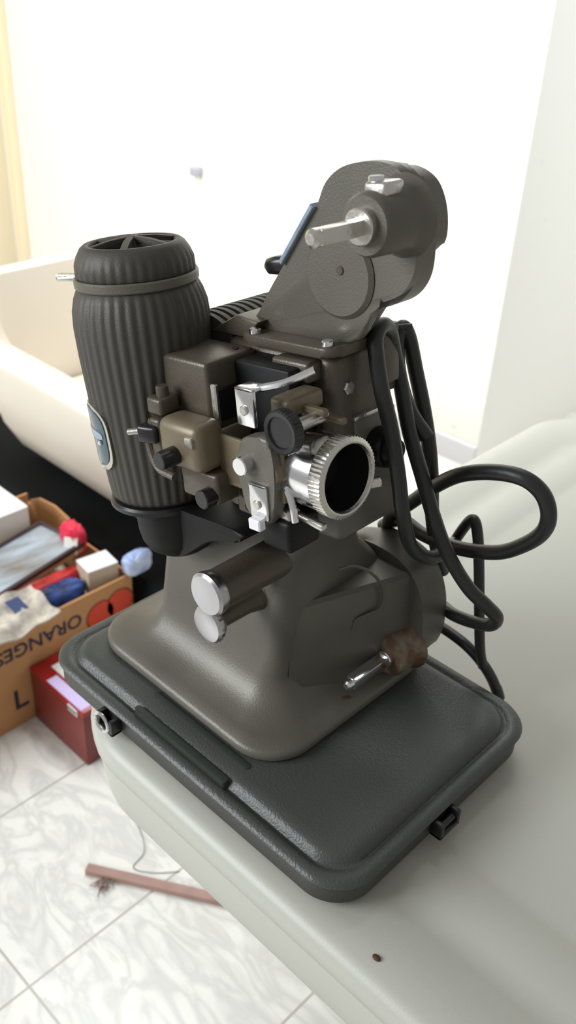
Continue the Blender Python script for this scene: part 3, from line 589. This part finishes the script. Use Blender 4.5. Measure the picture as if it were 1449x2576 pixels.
loose('plastic_roll', crumple(-1.262, -1.228, .882, .945, .222, .268, 44, .004), 'whitebag', (-1.245, .91, .222), 'rolled bluish-white plastic bag poking over the right end of the carton', 'bag')
bm = NB(); n_ = 12
for (x0, x1, y0, y1, z0, tilt) in ((-.05, .05, -.13, .13, 0, 0),):
    gv = [[bm.verts.new((x0 + (x1 - x0) * i / n_, y0 + (y1 - y0) * j / 20, .006 * math.sin(i * .9 + j * .5) + .004 * math.sin(j * 1.3))) for j in range(21)] for i in range(n_ + 1)]
    for i in range(n_):
        for j in range(20): bm.faces.new([gv[i][j], gv[i + 1][j], gv[i + 1][j + 1], gv[i][j + 1]])
r = bmesh.ops.extrude_face_region(bm, geom=bm.faces[:]); bmesh.ops.translate(bm, vec=(0, 0, -.004), verts=[v for v in r['geom'] if isinstance(v, bmesh.types.BMVert)])
bmesh.ops.transform(bm, matrix=Matrix.Translation((-1.262, .58, .247)) @ Matrix.Rotation(math.radians(8), 4, 'Y'), verts=bm.verts); bmesh.ops.recalc_face_normals(bm, faces=bm.faces)
nw = thing('newspaper', (-1.265, .58, .21), 'folded whitish newspaper draped over the near edge of the carton', 'newspaper')
build('sheets', bm, 'news', nw)
bm = NB(); add_box(bm, -.018, .018, -.014, .014, 0, .0012, 0, 1, Matrix.Translation((-1.272, .655, .2555)) @ Matrix.Rotation(math.radians(8), 4, 'Y')); build('printed_block', bm, 'navy', nw, smooth=False)

# ---------------------------------------------------------------- red box
rb = thing('red_box', (-1.15, .70, 0), 'dark red box with white top on the floor in front of the carton', 'box')
RX0, RX1, RY0, RY1 = -1.236, -1.064, .645, .835
bm = NB(); add_box(bm, RX0, RX1, RY0, RY1, .001, .122, .002); build('box_body', bm, 'darkred', rb)
bm = NB(); add_box(bm, RX0 - .001, RX1 + .001, RY0 - .001, RY1 + .001, .122, .134, .003); lid = build('lid', bm, 'red', rb, label='bright red glossy lid')
bm = NB(); add_box(bm, RX0 + .028, RX1 - .020, RY0 + .030, RY1 - .02, .134, .1352); build('paper_sheet', bm, 'paper', rb, smooth=False)
bm = NB(); add_box(bm, RX0 + .055, RX1 - .008, RY0 + .002, RY0 + .024, .134, .1346); build('reflection_strip', bm, 'lilac', rb, smooth=False)  # glossy reflection along the lid edge, painted as a lilac strip
bm = NB(); add_box(bm, -1.108, -1.080, RY0 - .0025, RY0 - .001, .116, .130); lbl = build('label', bm, 'label', rb, smooth=False)
bm = NB()
for k in range(4): add_box(bm, -1.106 + k * .0065, -1.102 + k * .0065, RY0 - .0031, RY0 - .0025, .119, .127)
build('barcode', bm, 'black', lbl, smooth=False)

# ---------------------------------------------------------------- stick and dust on the floor
bm = NB(); add_box(bm, -.12, .26, -.008, .008, 0, .012, .001, 1, Matrix.Translation((-.775, .573, .0005)) @ Matrix.Rotation(math.atan2(.604 - .519, -.727 + .866), 4, 'Z')); loose('wooden_stick', bm, 'wood', (-.775, .573, 0), 'thin reddish wooden stick on the marble floor, half under the table', 'stick')
bm = NB(); rnd = random.Random(5)
for k in range(26):
    p = Vector((-.838 + rnd.uniform(-.014, .014), .513 + rnd.uniform(-.010, .012), .003)); q = p + Vector((rnd.uniform(-.012, .012), rnd.uniform(-.012, .012), rnd.uniform(0, .004))); m_ = (p + q) / 2 + Vector((rnd.uniform(-.004, .004), rnd.uniform(-.004, .004), .003)); add_tube(bm, [p, m_, q], .0008, 5, 4)
tag(loose('dust_ball', bm, 'fluff', (-.838, .513, 0), 'small brown clump of dust beside the end of the wooden stick', 'dust'), kind='stuff')
bm = NB(); add_tube(bm, [(-.93, .64, .001), (-.87, .62, .003), (-.84, .60, .002), (-.83, .57, .001), (-.80, .585, .002), (-.77, .62, .001)], .0006, 6, 10); loose('hair_strand', bm, 'print_dark', (-.87, .6, 0), 'thin dark curled thread on the marble floor behind the wooden stick', 'thread')
bm = NB(); bmesh.ops.create_icosphere(bm, subdivisions=2, radius=.0028); bmesh.ops.scale(bm, vec=(1.3, .9, .5), verts=bm.verts); bmesh.ops.translate(bm, vec=(-.213, .356, .6895), verts=bm.verts); loose('crumb', bm, 'rust', (-.213, .356, .6885), 'tiny dark crumb on the front border of the white table', 'crumb')

# ---------------------------------------------------------------- light
def area(name, loc, target, size, size_y, power, color, spread=PI):
    l = bpy.data.lights.new(name, 'AREA'); l.shape = 'RECTANGLE'; l.size = size; l.size_y = size_y; l.energy = power; l.color = color; l.spread = spread
    o = bpy.data.objects.new(name, l); col.objects.link(o); o.location = loc; o.rotation_euler = (Vector(target) - Vector(loc)).to_track_quat('-Z', 'Y').to_euler(); return o
area('window_light', (-2.2, -2.2, 2.1), (-.9, 1.4, .6), 2.0, 1.5, 140, (.93, .97, 1.0))
area('wall_wash_light', (-1.5, 1.25, 2.75), (-1.75, 2.17, .8), 1.8, .5, 48, (.95, .98, 1.0), math.radians(120))  # added lamp out of view, washes the back wall bright
area('right_wall_fill_light', (.7, 3.3, 1.9), (-1.24, 3.0, 1.3), 1.4, 1.4, 15, (.94, .98, 1.0), math.radians(110))  # added fill lamp out of view, brightens the right wall
w = bpy.data.worlds.new('world'); scene.world = w; w.use_nodes = True
bg = w.node_tree.nodes['Background']; bg.inputs["Color"].default_value = (1.0, .985, .96, 1); bg.inputs['Strength'].default_value = .42
scene.view_settings.view_transform = 'Standard'; scene.view_settings.look = 'None'; scene.view_settings.gamma = 1; scene.view_settings.use_curve_mapping = False
scene.view_settings.exposure = -0.15
